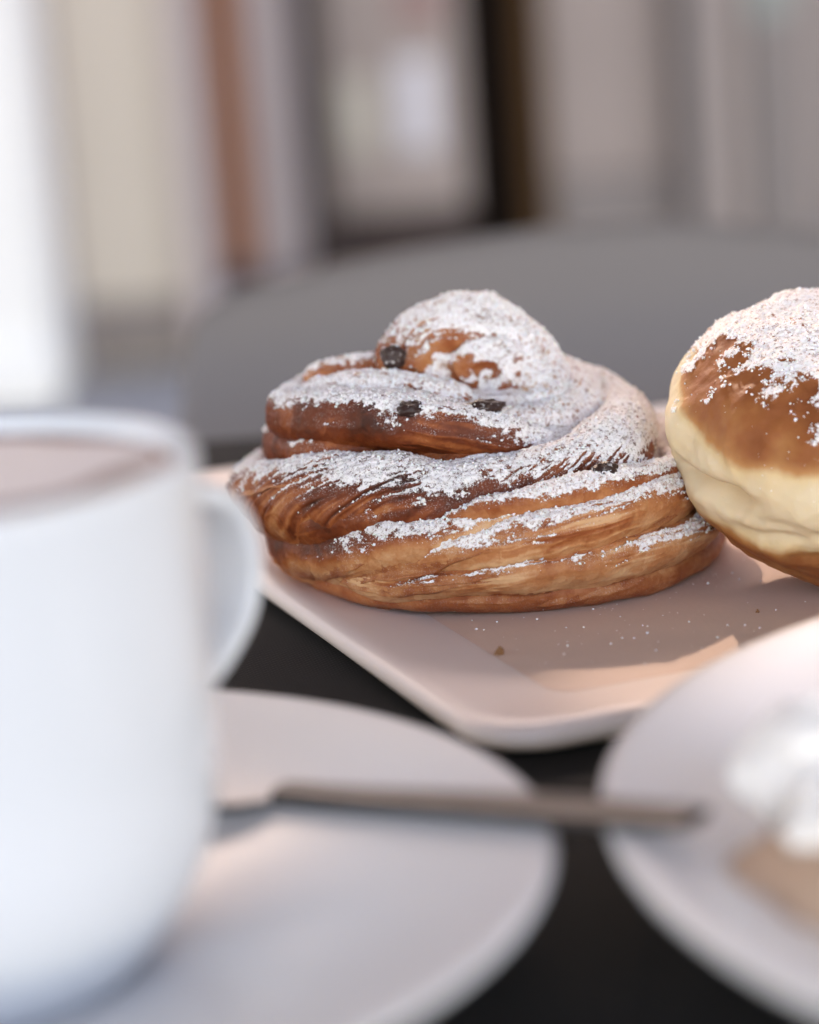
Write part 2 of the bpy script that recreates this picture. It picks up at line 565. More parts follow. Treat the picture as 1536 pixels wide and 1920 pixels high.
TRAY_A = R(20)
u_ax = np.array((-math.sin(TRAY_A), math.cos(TRAY_A)))     # runs back-left
v_ax = np.array((math.cos(TRAY_A), math.sin(TRAY_A)))      # runs right
inner_corner = np.array((.0305, -.081))
HX, HY = .125, .122
tc_ = inner_corner + v_ax * HX + u_ax * HY
tray = tag(empty('square_plate', (tc_[0], tc_[1], 0), TRAY_A), 'pinkish white square plate with raised rim under the two pastries', 'plate')
prof = [(-.012, .0030, .006), (-.004, .0040, .008), (0, .0049, .010), (.004, .0054, .012), (.010, .0063, .016), (.016, .0074, .020), (.0195, .0081, .024), (.0215, .0084, .026), (.0232, .0082, .027),
        (.0246, .0075, .027), (.0253, .0062, .027), (.0251, .0046, .027), (.0240, .0030, .026), (.0215, .0014, .025), (.018, .0005, .022), (.010, .0004, .02), (-.01, .0004, .018)]
rings = []
for off, z, r in prof:
    if off > 0: off *= 1.2
    q = superrect(HX + off, HY + off, max(.004, r * .62))
    rings.append(np.c_[q, np.full(len(q), z)])
nr = len(rings[0])
V = np.vstack(rings)
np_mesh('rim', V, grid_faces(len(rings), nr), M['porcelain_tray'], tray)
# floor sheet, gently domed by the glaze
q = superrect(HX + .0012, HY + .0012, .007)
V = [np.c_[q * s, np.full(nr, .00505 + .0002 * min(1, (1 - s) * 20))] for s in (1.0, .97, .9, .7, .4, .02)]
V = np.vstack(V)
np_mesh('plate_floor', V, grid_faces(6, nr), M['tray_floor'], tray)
FLOOR = .0048

# ------------------------------------------------------------------ Danish pastry
# rows: centre-line point on the fold's face (cm), half height, thickness (cm), slope of the face (deg)
FOLDS = {
    'base': dict(bake=.20, lam=.25, amp=.10, n=420, m=110, pts=[]),
    'E': dict(bake=.27, lam=.55, amp=.10, n=700, m=120, pts=[
        (-2.61, 0.70, 1.45, 0.27, 0.70, 10), (-1.29, -1.04, 1.55, 0.45, 1.00, 15), (0.30, -2.10, 1.68, 0.48, 1.10, 15),
        (2.00, -2.49, 1.85, 0.53, 1.20, 20), (3.58, -2.39, 1.95, 0.58, 1.20, 22), (5.34, -1.80, 2.04, 0.61, 1.20, 25),
        (7.10, -0.42, 2.06, 0.61, 1.20, 25), (8.6, 3.09, 2.08, 0.53, 1.10, 25), (7.6, 7.0, 2.0, .5, 1.1, 25), (4, 9.8, 2.0, .5, 1.1, 25)]),
    'DR': dict(bake=.29, lam=.5, amp=.09, n=700, m=140, pts=[
        (-1.14, -1.15, 1.84, 0.19, 0.60, 20), (-0.19, -1.85, 2.20, 0.45, 1.00, 22), (1.00, -2.35, 2.56, 0.61, 1.20, 28),
        (2.45, -2.50, 2.87, 0.77, 1.30, 30), (4.04, -2.29, 3.13, 0.80, 1.30, 32), (5.69, -1.49, 3.27, 0.77, 1.30, 32),
        (7.28, 0.31, 3.37, 0.69, 1.20, 32), (8.3, 3.07, 3.45, 0.60, 1.10, 32), (7.2, 7.0, 3.4, .6, 1.1, 32), (3.6, 9.4, 3.3, .6, 1.1, 32)]),
    'DL': dict(bake=.70, lam=.45, amp=.12, n=480, m=150, pts=[
        (-2.6, 8.0, 1.7, .7, 1.2, 10), (-3.8, 5.2, 1.85, .9, 1.3, 10), (-3.75, 2.2, 1.9, 0.9, 1.30, 12), (-2.67, -0.07, 2.17, 0.77, 1.30, 15), (-1.62, -1.13, 2.49, 0.88, 1.40, 20),
        (-0.41, -1.79, 2.84, 0.80, 1.40, 28), (0.91, -2.12, 3.02, 0.61, 1.20, 35), (2.23, -2.10, 3.22, 0.45, 1.00, 38),
        (3.57, -1.84, 3.44, 0.35, 0.80, 38)]),
    'DU': dict(bake=.45, lam=.35, amp=.09, n=560, m=110, pts=[
        (0.27, -1.71, 3.04, 0.16, 0.50, 30), (1.46, -2.08, 3.44, 0.32, 0.80, 35), (2.78, -2.14, 3.70, 0.45, 1.00, 38),
        (4.11, -1.91, 3.82, 0.50, 1.10, 40), (5.48, -1.26, 3.87, 0.48, 1.10, 40), (7.0, 0.31, 3.82, 0.45, 1.10, 40),
        (8.0, 3.14, 3.8, 0.45, 1.00, 40), (7.0, 6.8, 3.8, .45, 1.0, 40)]),
    'C': dict(bake=.80, diag=.38, lam=.55, amp=.16, n=800, m=190, pts=[
        (-3.6, 8.2, 3.2, .6, 1.2, 15), (-4.55, 5.6, 3.1, .7, 1.3, 15), (-4.74, 3.95, 3.24, 0.82, 1.30, 22), (-3.75, 1.19, 3.77, 1.11, 1.50, 34), (-2.45, -0.11, 4.10, 1.27, 1.70, 42), (-0.83, -0.97, 4.30, 1.27, 1.80, 46), (0.87, -1.32, 4.12, 1.19, 1.80, 50), (2.47, -1.17, 4.18, 1.01, 1.80, 52), (3.97, -0.74, 4.39, 1.01, 1.80, 54), (5.39, 0.03, 4.74, 1.14, 1.90, 54),
        (6.15, 1.6, 4.75, 1.10, 1.90, 50),
        (6.3, 3.8, 4.8, 1.1, 1.9, 52), (5.6, 6.6, 5.1, 1.1, 1.9, 55), (3.6, 8.6, 5.2, 1.0, 1.8, 55), (0, 9.4, 4.8, 1., 1.8, 50)]),
    'B': dict(bake=.78, sq=.62, lam=.2, amp=.13, n=620, m=180, pts=[
        (-1.6, 7.4, 5.3, .55, 1.5, 15), (-3.0, 5.6, 5.2, .6, 1.4, 8), (-3.58, 3.16, 5.2, 0.72, 1.6, 5), (-2.66, 1.46, 5.30, 0.82, 2.0, 10), (-1.28, 0.43, 5.42, 0.86, 2.3, 14),
        (0.32, -0.09, 5.28, 0.86, 2.4, 16), (1.91, -0.03, 4.95, 0.78, 2.3, 18), (3.26, 0.48, 4.60, 0.62, 1.9, 25),
        (4.39, 1.39, 4.20, 0.40, 1.20, 30)]),
}
AXIS = np.array((.021, .042))


def fold_surface(d, seed):
    n, m = d['n'], d['m']
    c, s = spline(np.array(d['pts']), n)
    P = c[:, :3] / 100
    hh, th, sl = np.maximum(c[:, 3], .1) / 100, np.maximum(c[:, 4], .3) / 100, np.radians(c[:, 5])
    T = np.gradient(P, axis=0)
    T /= np.linalg.norm(T, axis=1)[:, None]
    rad = np.c_[P[:, :2] - AXIS, np.zeros(n)]
    rad /= np.linalg.norm(rad, axis=1)[:, None]
    O = rad * np.cos(sl)[:, None] + np.array((0, 0, 1)) * np.sin(sl)[:, None]
    if 'ctr' in d:
        O = P - np.array(d['ctr']) / 100
    O -= T * (O * T).sum(1)[:, None]
    O /= np.linalg.norm(O, axis=1)[:, None]
    U = np.cross(O, T)
    if 'ctr' not in d: U *= np.sign(U[:, 2])[:, None]
    # rounded ends
    L = s[-1]
    e = np.minimum(s, L - s) / .9
    cap = np.sqrt(np.clip(1 - (1 - np.clip(e, 0, 1)) ** 2, 0, 1)) * .97 + .03
    cen = P - O * th[:, None]
    ph = np.linspace(0, 2 * math.pi, m, endpoint=False)
    # more samples on the outward face
    ph = ph - .45 * np.sin(ph)
    ce, se = np.cos(ph), np.sin(ph)
    ce = np.sign(ce) * np.abs(ce) ** d.get('sq', .85)
    se = np.sign(se) * np.abs(se) ** (d.get('sq', .85) + .05)
    V = cen[:, None] + O[:, None] * (th * cap)[:, None, None] * ce[None, :, None] + U[:, None] * (hh * cap)[:, None, None] * se[None, :, None]
    nrm = O[:, None] * ce[None, :, None] / 1 + U[:, None] * se[None, :, None]
    nrm /= np.linalg.norm(nrm, axis=2)[..., None]
    V, nrm = V.reshape(-1, 3), nrm.reshape(-1, 3)
    uu = np.repeat(s[:, None] / 100 * 1, m, 1).ravel()       # metres along
    vv = (se[None, :] * hh[:, None]).ravel()                   # metres across
    cc = np.repeat(ce[None], n, 0).ravel()
    # lumpy bread volume
    V = V + nrm * (fbm(V * 55 + seed, 2) * .0011)[:, None]
    # flaky layers running along the fold
    dg = d.get('diag', 0) * uu
    q = np.c_[uu * 26 + seed * 3.1, (vv - dg) * 520 + 1.2 * perlin(V * 60 + seed), np.full(len(uu), seed * 7.7)]
    lay = perlin(q)
    q2 = np.c_[uu * 60 + seed, (vv - dg) * 1300 + 1.5 * perlin(V * 90 + seed + 5), np.full(len(uu), seed)]
    lay2 = perlin(q2)
    zone = sstep(-.15, .35, perlin(V * 38 + seed * 2.3 + 9) + d['lam'] - .25)
    crack = sstep(.30, .42, lay) * zone
    V = V + nrm * ((lay * .00042 + lay2 * .00022) * zone * (.4 + d['lam']) - crack * .0004)[:, None]
    V = V + nrm * (fbm(V * 420 + seed, 2) * .00020)[:, None]
    lamc = (-.42 * sstep(-.1, -.45, lay) - .35 * sstep(.05, .5, lay2) + .35 * crack) * zone
    f = grid_faces(n, m)
    return V, f, lamc, zone, se.repeat(1)[None].repeat(n, 0).ravel(), cc


# closed base ring with a domed core
def base_surface():
    n, m = 460, 110
    th = np.arange(n) / n * 2 * math.pi
    cx, cy = .0240, .0400
    Rr = .0605 + .0010 * np.sin(2 * th + 1) + .0008 * np.sin(5 * th) + np.where(np.cos(th - R(200)) > 0, -.0035 * np.cos(th - R(200)) ** 2, 0)
    zc = FLOOR + .0058 + .0012 * np.sin(th + R(-60))
    ph = np.linspace(0, 2 * math.pi, m, endpoint=False)
    ce, se = np.cos(ph), np.sin(ph)
    a, b = .0135, .0052
    rr = Rr[:, None] - a + a * np.sign(ce) * np.abs(ce) ** .7 * (1 - .10 * np.clip(-se, 0, 1))
    zz = zc[:, None] + b * np.sign(se) * np.abs(se) ** .8
    V = np.stack([cx + rr * np.cos(th)[:, None], cy + rr * np.sin(th)[:, None], zz], -1).reshape(-1, 3)
    nrm = np.stack([np.cos(th)[:, None] * ce, np.sin(th)[:, None] * ce, np.repeat(se[None], n, 0)], -1).reshape(-1, 3)
    V = V + nrm * (fbm(V * 60 + 4, 2) * .0008)[:, None]
    lay = perlin(np.c_[np.repeat(th * 1.6, m), V[:, 2] * 560 + 1.2 * perlin(V * 55), np.zeros(n * m)])
    zone = sstep(-.1, .4, perlin(V * 40 + 31))
    crack = sstep(.3, .42, lay) * zone
    V = V + nrm * (lay * .0003 * zone - crack * .0004 + fbm(V * 420, 2) * .00012)[:, None]
    return V, grid_faces(n, m)[:, ::-1], (-.3 * sstep(-.1, -.45, lay) + .3 * crack) * zone


def crown_surface():
    n, m = 300, 260
    la = np.linspace(-.5, math.pi / 2, n)
    th = np.arange(m) / m * 2 * math.pi
    c = np.array((.0200, .0485, .0555))
    d = np.stack([np.cos(la)[:, None] * np.cos(th), np.cos(la)[:, None] * np.sin(th), np.repeat(np.sin(la)[:, None], m, 1)], -1).reshape(-1, 3)
    V = c + d * np.array((.0222, .0195, .0185))
    # roll it: a spiral groove opening towards the front left
    ang = np.arctan2(d[:, 2] - .1, d[:, 0])
    front = sstep(.15, -.5, d[:, 1])
    rr = np.hypot(d[:, 0] - .05, d[:, 2] - .22)
    spi = np.sin(ang * 1 + rr * 11.0)
    V = V + d * (-.0030 * sstep(.1, .95, spi) * front)[:, None]
    for (px, py, pz, r, dep) in ((-.0010, .0330, .0640, .0042, .0050), (.0165, .0300, .0590, .0062, .0046), (.0085, .0300, .0622, .0030, .0022)):
        dd = np.linalg.norm(V - np.array((px, py, pz)), axis=1)
        V = V - d * (dep * np.exp(-(dd / r) ** 2))[:, None]
    V = V + d * (fbm(V * 70 + 2, 3) * .0020 + fbm(V * 420, 2) * .00014)[:, None]
    return V, grid_faces(n, m)[:, ::-1]


def core_surface():
    """filling body under the folds, closes the gaps from every side"""
    n, m = 170, 280
    t = np.linspace(0, 1, n) ** .8
    th = np.arange(m) / m * 2 * math.pi
    rr = .054 * np.sqrt(np.clip(1 - t ** 3.4, 0, 1)) + .0004
    zz = FLOOR + .002 + t * .0490
    cx = .022 - .008 * t
    V = np.stack([cx[:, None] + rr[:, None] * np.cos(th), .042 + .004 * t[:, None] + rr[:, None] * np.sin(th), np.repeat(zz[:, None], m, 1)], -1).reshape(-1, 3)
    V[:, 2] += fbm(V * 60 + 8, 3) * .0016 + perlin(np.c_[V[:, 0] * 90, V[:, 1] * 330, V[:, 2] * 90]) * .0006
    return V, grid_faces(n, m)[:, ::-1]


surf = []      # name, V, F, lam, bake
v, f, lm = base_surface(); surf.append(['base_layer', v, f, lm, np.full(len(v), .42)])
for k, (key, d) in enumerate(FOLDS.items()):
    if key == 'base': continue
    v, f, lm, zone, se, ce = fold_surface(d, 1.7 * k + .3)
    bk = np.full(len(v), d['bake'])
    # the crust is darkest on the bulging outer face, paler where it was tucked under
    bk = bk + .16 * fbm(v * 45 + k, 2) - .14 * sstep(-.2, -.95, se)
    if key == 'DL':                       # dark end on the left, paler underside
        bk = bk - .42 * sstep(.10, -.55, se) + .1 * sstep(-.005, -.03, v[:, 0]) - .25 * sstep(.0, .02, v[:, 0])
    if key == 'C':
        bk = bk - .25 * zone * sstep(-.01, -.045, v[:, 0])
    surf.append(['dough_fold', v, f, lm, bk])
v, f = crown_surface(); surf.append(['crown', v, f, np.zeros(len(v)), .42 + .25 * fbm(v * 60, 2)])
v, f = core_surface(); surf.append(['inner_dough', v, f, np.zeros(len(v)), np.full(len(v), .55)])

for d in (dict(bake=.5, lam=.35, n=300, m=110, sd=53., pts=[(-3.1, 4.0, 5.55, .5, 1.1, 65), (-2.3, 3.2, 5.95, .75, 1.3, 65), (-1.3, 2.8, 6.12, .85, 1.4, 68), (-.2, 2.6, 6.1, .85, 1.4, 70), (1.0, 2.4, 5.85, .75, 1.3, 70), (2.2, 2.1, 5.5, .6, 1.1, 68)]),
          dict(bake=.62, lam=.3, n=320, m=110, sd=41., pts=[(-2.0, 7.4, 4.3, .6, 1.6, 10), (-3.75, 5.0, 4.35, .85, 1.8, 14), (-3.5, 2.7, 4.4, .9, 1.9, 14), (-2.2, 1.15, 4.55, .8, 1.8, 12), (-.5, .7, 4.65, .65, 1.7, 10), (1.0, .5, 4.5, .55, 1.6, 10), (2.6, .7, 4.3, .45, 1.4, 10)]),
          dict(bake=.55, lam=.6, n=360, m=130, sd=47., pts=[(-3.4, 7.6, 2.4, .7, 1.5, 5), (-4.35, 5.0, 2.5, .85, 1.6, 5), (-4.15, 2.6, 2.65, .9, 1.6, 5), (-3.1, .45, 2.95, .9, 1.6, 10), (-1.8, -.85, 3.2, .8, 1.5, 15), (-.3, -1.5, 3.35, .6, 1.3, 20)]),
          dict(bake=.45, lam=.5, n=420, m=150, sd=31., pts=[(1.6, 1.5, 5.2, .5, 1.2, 60), (3.0, 1.5, 5.1, .8, 1.5, 60), (4.3, 2.2, 5.1, 1.0, 1.6, 60), (5.0, 3.6, 5.35, 1.1, 1.7, 62), (4.9, 5.4, 5.6, 1.1, 1.7, 62), (4.0, 7.0, 5.7, 1.0, 1.6, 62), (2.4, 8.2, 5.6, .9, 1.5, 62)]),
          dict(bake=.45, lam=.35, n=420, m=150, sd=37., ctr=(2.0, 5.6, 5.6), pts=[(-.45, 3.5, 5.4, .8, .8, 0), (-.42, 3.7, 6.3, .9, .9, 0), (.25, 3.9, 7.15, .95, 1.0, 0), (1.3, 4.0, 7.5, 1.0, 1.0, 0), (2.5, 4.0, 7.35, 1.0, 1.0, 0), (3.45, 3.9, 6.8, .95, 1.1, 0), (4.1, 3.6, 6.0, .9, 1.1, 0), (4.5, 2.9, 5.2, .9, 1.1, 0), (4.4, 2.2, 4.6, .8, 1.0, 0)])):
    v, f, lm, zone, se, ce = fold_surface(d, d['sd'])
    if 'ctr' in d and (vnormals(v, f) * (v - v.mean(0))).sum() < 0: f = f[:, ::-1]
    surf.append(['dough_fold', v, f, lm, d['bake'] + .2 * fbm(v * 60, 2)])

# small rolled fold behind the crown on the left
d = dict(bake=.5, lam=.1, n=120, m=70, pts=[(-2.9, 4.8, 5.9, .35, .8, 25), (-2.2, 4.4, 6.2, .5, 1.0, 30), (-1.3, 4.1, 6.35, .55, 1.1, 30), (-.4, 3.9, 6.2, .5, 1.0, 30), (.3, 3.9, 5.9, .4, .9, 30)])
v, f, lm, zone, se, ce = fold_surface(d, 22.)
surf.append(['dough_fold', v, f, lm, np.full(len(v), .48)])


def bvh_of(parts):
    allv, allf, o = [], [], 0
    for v, f in parts:
        allv.append(v); allf.append(f + o); o += len(v)
    return BVHTree.FromPolygons([tuple(x) for x in np.vstack(allv).tolist()], np.vstack(allf).tolist())


def coarse(v, f):
    return v, f


def dust(parts, bvh, heavy, seed, thresh=.30, drop=(.18, -.12), lams=None):
    """how much powder lies on each vertex: faces up, open to the sky, clumpy"""
    res = []
    for k, (v, f) in enumerate(parts):
        nrm = vnormals(v, f)
        up = nrm[:, 2]
        dirn = Vector((drop[0], drop[1], 1)).normalized()
        occ = np.zeros(len(v))
        idx = np.where(up > -.05)[0]
        org = v[idx] + nrm[idx] * .0012
        rc = bvh.ray_cast
        for a, o in zip(idx.tolist(), org.tolist()):
            if rc(o, dirn, .03)[0] is not None: occ[a] = 1
        nb = fbm(v * 130 + seed, 3)
        nm = fbm(v * 480 + seed, 2)
        base = up + .30 * nb + .22 * fbm(v * 42 + seed + 7, 2) + heavy(v)
        m_ = sstep(thresh - .16, thresh + .22, base) * (1 - occ)
        brk = fbm(v * 620 + seed, 3) * .62 + fbm(v * 230 + seed, 2) * .38
        if lams is not None: brk = brk - .7 * np.abs(lams[k])
        m_ = sstep(.02, .95, m_ * 1.22 + brk * 1.2 * (1 - .40 * m_) - .20) * (m_ > .01)
        veil = sstep(thresh - .45, thresh + .1, base) * (1 - occ * .8)
        lump = np.clip(fbm(v * 900 + seed, 2) * .6 + .5, 0, 1.2)
        lump2 = np.clip(fbm(v * 330 + seed + 3, 2), 0, 1)
        v2 = v + np.array((0, 0, 1.)) * (m_ * (.00006 + .00030 * lump + .00038 * lump2))[:, None] + nrm * (m_ * .00035 * lump)[:, None]
        res.append((v2, m_, veil, nrm))
    return res


pastry = tag(empty('danish_pastry', (0, 0, 0)), 'coiled brown raisin Danish dusted with powdered sugar, left of the doughnut', 'pastry')
parts = [(s[1], s[2]) for s in surf]
tree = bvh_of(parts)
heavy_p = lambda v: -.13 + .55 * sstep(.005, .06, v[:, 0]) * sstep(.028, .045, v[:, 2]) + .12 * sstep(.055, .066, v[:, 2]) - .35 * sstep(.012, -.004, v[:, 0]) * sstep(.058, .064, v[:, 2]) - .12 * sstep(-.01, -.04, v[:, 0])
dusted = dust(parts, tree, heavy_p, 5., lams=[s[3] for s in surf])
grain_src = []
pieces = []
for s, (v2, m_, veil, nrm) in zip(surf, dusted):
    pieces.append(np_mesh(s[0], v2, s[2], M['dough'], pastry, attrs=dict(bake=s[4], lam=s[3], powder=m_, veil=veil)))
    grain_src.append((v2, m_, nrm))


# loose sugar clumps along the edge of the dusting: one part that nobody could count
ico = bmesh.new(); bmesh.ops.create_icosphere(ico, subdivisions=1, radius=1)
IV = np.array([v.co[:] for v in ico.verts]); IF = np.array([[v.index for v in f.verts] for f in ico.faces]); ico.free()


def sugar_clumps(name, src, count, parent, seed, edge=True, smin=.00012, smax=.00042):
    rs = np.random.RandomState(seed)
    v = np.vstack([a[0] for a in src]); m_ = np.hstack([a[1] for a in src]); nr = np.vstack([a[2] for a in src])
    w = np.where((m_ > .05), .25 + 1.0 * (m_ < .9), 0) + .03 * (nr[:, 2] > -.1)
    w = w * (.2 + np.clip(fbm(v * 260 + seed, 2), 0, 1)) 
    pick = rs.choice(len(v), count, p=w / w.sum())
    sz = (smin + (smax - smin) * rs.rand(count) ** 2.5) * np.where(m_[pick] > .05, 1, .55)
    jit = 1 + .28 * rs.normal(size=(count, len(IV), 1))
    P = v[pick][:, None] + nr[pick][:, None] * (sz * .35)[:, None, None] + IV[None] * jit * sz[:, None, None]
    F = (IF[None] + (np.arange(count) * len(IV))[:, None, None]).reshape(-1, 3)
    o = np_mesh(name, P.reshape(-1, 3), F, M['sugar'], parent)
    return tag(o, kind='stuff')


sugar_clumps('sugar_clumps', grain_src, 18000, pastry, 11, smin=.00009, smax=.00038)


# thin torn flakes of crust lifting off the folds
def flake(x, y, z, L, W, rot_, slope, seed, on):
    p = np.array((x, y, z)) / 100
    rad = np.r_[p[:2] - AXIS, 0]; rad /= np.linalg.norm(rad)
    O = rad * math.cos(R(slope)) + np.array((0, 0, math.sin(R(slope))))
    T0 = np.cross((0, 0, 1), rad)
    U0 = np.cross(O, T0)
    T = T0 * math.cos(R(rot_)) + U0 * math.sin(R(rot_)); U = np.cross(O, T)
    rs = np.random.RandomState(seed)
    n, m = 44, 12
    e1, e2 = rs.normal(size=n).cumsum() * .06, rs.normal(size=n).cumsum() * .06
    sm = lambda t_: max(0, (t_ + .6) / 1.6) ** 1.5
    pts = []
    for i in range(n):
        a = i / (n - 1) * 2 - 1
        w = (1 - abs(a) ** 2.2) ** .7 + .03
        for j in range(m):
            b_ = j / (m - 1) * 2 - 1
            bb = b_ * w + (e1[i] if b_ > 0 else e2[i]) * abs(b_)
            o = p + T * (a * L / 100) + U * (bb * W / 100)
            h = tree.ray_cast(Vector(o + O * .012), Vector(-O), .03)
            q_ = np.array(h[0]) if h[0] is not None else o - O * .002
            lift = -.0004 + .0009 * sm(-b_) * (1 + .4 * math.sin(a * 5 + seed)) * (1 - a * a) + .0002 * (1 - b_) / 2
            pts.append(q_ + O * lift)
    P = np.array(pts).reshape(n, m, 3)
    for _ in range(2):
        P[1:-1] = (P[:-2] + P[2:] + 2 * P[1:-1]) / 4
    P = P.reshape(-1, 3)
    k = len(P)
    o = np_mesh('flake', P, grid_faces(n, m, False), M['dough'], on,
                attrs=dict(bake=.36 + .15 * fbm(P * 200, 2), lam=np.zeros(k), powder=np.zeros(k), veil=np.full(k, .25)))
    md = o.modifiers.new('thickness', 'SOLIDIFY'); md.thickness = .00018
    return o


FL_ON = [2, 1, 1, 3, 0, 0, 3, 0, 5, 1, 2]      # the layer or fold each flake peels from
for k, a in enumerate([(-0.06, -1.96, 2.22, 1.0, 0.32, 14, 22), (0.29, -2.15, 1.64, 0.9, 0.28, 8, 10), (-1.03, -1.28, 1.46, 0.7, 0.25, -8, 10), (-1.94, -0.7, 1.9, 0.6, 0.3, 25, 12), (1.97, -2.19, 1.23, 0.9, 0.22, 5, 0), (5.26, -1.5, 1.22, 0.8, 0.22, 12, 0), (-2.92, 0.63, 1.8, 0.4, 0.3, 30, 10), (3.95, -2.0, 1.01, 0.5, 0.25, 10, 0), (-3.37, 1.47, 3.47, 0.8, 0.2, 25, 20), (1.09, -2.37, 1.88, 0.6, 0.22, 8, 15), (6.23, -1.12, 2.61, 0.5, 0.2, 15, 20)]):
    flake(a[0], a[1], a[2], a[3] * 2.1, a[4] * 1.1, a[5] * .6, a[6], k + 3, pieces[FL_ON[k]])


def raisin(loc, r, sq, rz, parent, seed):
    la = np.linspace(-math.pi / 2, math.pi / 2, 24); th = np.arange(32) / 32 * 2 * math.pi
    d = np.stack([np.cos(la)[:, None] * np.cos(th), np.cos(la)[:, None] * np.sin(th), np.repeat(np.sin(la)[:, None], 32, 1)], -1).reshape(-1, 3)
    V = d * r * (1 + .22 * fbm(d * 2.0 + seed, 2) - .16 * np.abs(perlin(d * 4.5 + seed)))[:, None] * np.array(sq)
    V = V @ np.array(Matrix.Rotation(rz, 3, 'Z')).T + np.array(loc)
    return np_mesh('raisin', V, grid_faces(24, 32)[:, ::-1], M['raisin'], parent)


for k, (loc, r, sq, rz) in enumerate([((-.0014, .0300, .0648), .0034, (1, .8, 1), 0), ((.0205, .0078, .0540), .0044, (1.3, .9, .5), .3),
                                      ((.0022, .0030, .0558), .0038, (1.1, 1, .6), 1), ((.0490, -.0135, .0396), .0034, (1.2, .8, .8), .4)]):
    raisin(loc, r, sq, rz, pieces[(7, 6, 6, 4)[k]], k * 3.1)

# ------------------------------------------------------------------ doughnut
def make_doughnut():
    root = tag(empty('filled_doughnut', (0, 0, 0)), 'round golden doughnut with pale belt and sugared top, cut by the right edge', 'doughnut')
    n, m = 380, 600
    la = np.linspace(-math.pi / 2, math.pi / 2, n); th = np.arange(m) / m * 2 * math.pi
    cl, sl = np.cos(la), np.sin(la)
    rr = .0455 * np.abs(cl) ** .72
    rr = np.where(la > 0, .0455 * np.abs(cl) ** .80, rr)
    zz = np.where(la > 0, .0250, .0345) * np.sign(sl) * np.abs(sl) ** .92
    V = np.stack([rr[:, None] * np.cos(th), rr[:, None] * np.sin(th), np.repeat(zz[:, None], m, 1)], -1).reshape(-1, 3)
    d = V / np.linalg.norm(V, axis=1)[:, None]
    lat = np.repeat(zz[:, None], m, 1).ravel() + .0022 * fbm(d * 2.0 + 3, 2) + .0042
    ang = np.repeat(th[None], n, 0).ravel()
    wob = perlin(np.c_[np.cos(ang) * 1.4, np.sin(ang) * 1.4, np.zeros(len(ang)) + 5]) * .004
    belt = np.exp(-((lat - wob - .001) / .0095) ** 4)
    # the pale belt bulges a little, with a pinched line below its middle
    V = V + d * (.0016 * np.exp(-((lat - wob) / .0085) ** 4) - .0012 * np.exp(-((lat - wob + .0030) / .0022) ** 2))[:, None]
    # dents and folds in the belt (local angle, height, size, depth)
    for a0, z0, wa, wz, dep in ((R(219), .000, .13, .0040, .0078), (R(207), -.003, .28, .0022, .0045), (R(236), -.0055, .25, .0022, .0026), (R(196), .002, .10, .007, .0022), (R(262), -.007, .30, .0016, .0014)):
        da = (ang - a0 + math.pi) % (2 * math.pi) - math.pi
        V = V - d * (dep * np.exp(-(da / wa) ** 2 - ((lat - z0 - .012 * da) / wz) ** 2))[:, None]
    V = V + d * (fbm(d * 2.6 + 1, 3) * .0016 + fbm(V * 160, 2) * .00016 + fbm(V * 520, 2) * .00009)[:, None]
    bake = .74 - .74 * np.exp(-((lat - wob - .0005) / .0118) ** 6) + .12 * sstep(.012, .03, lat) - .1 * sstep(-.010, -.02, lat) + .13 * fbm(d * 5 + 2, 3)
    rotm = np.array((Matrix.Rotation(R(23), 3, 'X') @ Matrix.Rotation(R(8), 3, 'Y')))
    V = V @ rotm.T
    V = V + np.array((.1133, .002, .0395))
    V[:, 2] += max(0, FLOOR + .0004 - V[:, 2].min())
    f = grid_faces(n, m)
    nn = vnormals(V, f)
    if (nn * (V - V.mean(0))).sum() < 0: f = f[:, ::-1]
    return root, V, f, bake


dn, V, f, bake = make_doughnut()
trd = bvh_of([(V[::1], f)])
heavy_d = lambda v: -.45 + .35 * sstep(.085, .11, v[:, 0]) + .30 * sstep(.058, .075, v[:, 2])
(v2, m_, veil, nrm), = dust([(V, f)], trd, heavy_d, 40., thresh=.34)
np_mesh('dough_body', v2, f, M['doughnut'], dn, attrs=dict(bake=bake, powder=m_))
sugar_clumps('sugar_clumps', [(v2, m_, nrm)], 4000, dn, 21)

# fine sugar fallen on the plate round the two pastries
rs = np.random.RandomState(5)
cnt = 420
ang = rs.rand(cnt) * 6.283; rad_ = .058 + .045 * rs.rand(cnt) ** 1.6
px_ = .024 + rad_ * np.cos(ang); py_ = .040 + rad_ * np.sin(ang)
far = rs.rand(cnt) < .35
px_[far] = .112 + rad_[far] * .9 * np.cos(ang[far]); py_[far] = .002 + rad_[far] * .9 * np.sin(ang[far])
loc2 = np.stack([(px_ - tc_[0]) * v_ax[0] + (py_ - tc_[1]) * v_ax[1], (px_ - tc_[0]) * u_ax[0] + (py_ - tc_[1]) * u_ax[1]], -1)
ok = (np.abs(loc2[:, 0]) < HX - .002) & (np.abs(loc2[:, 1]) < HY - .002)
px_, py_ = px_[ok], py_[ok]; cnt = len(px_)
sz = .00010 + .00028 * rs.rand(cnt) ** 3
P = np.stack([px_, py_, np.full(cnt, .00525)], -1)[:, None] + IV[None] * (1 + .25 * rs.normal(size=(cnt, len(IV), 1))) * sz[:, None, None] * np.array((1, 1, .7)) + np.array((0, 0, 1.)) * (sz * .5)[:, None, None]
fs = np_mesh('fallen_sugar', P.reshape(-1, 3), (IF[None] + (np.arange(cnt) * len(IV))[:, None, None]).reshape(-1, 3), M['sugar'])
tag(fs, 'fine white sugar specks scattered on the square plate', 'sugar', kind='stuff')

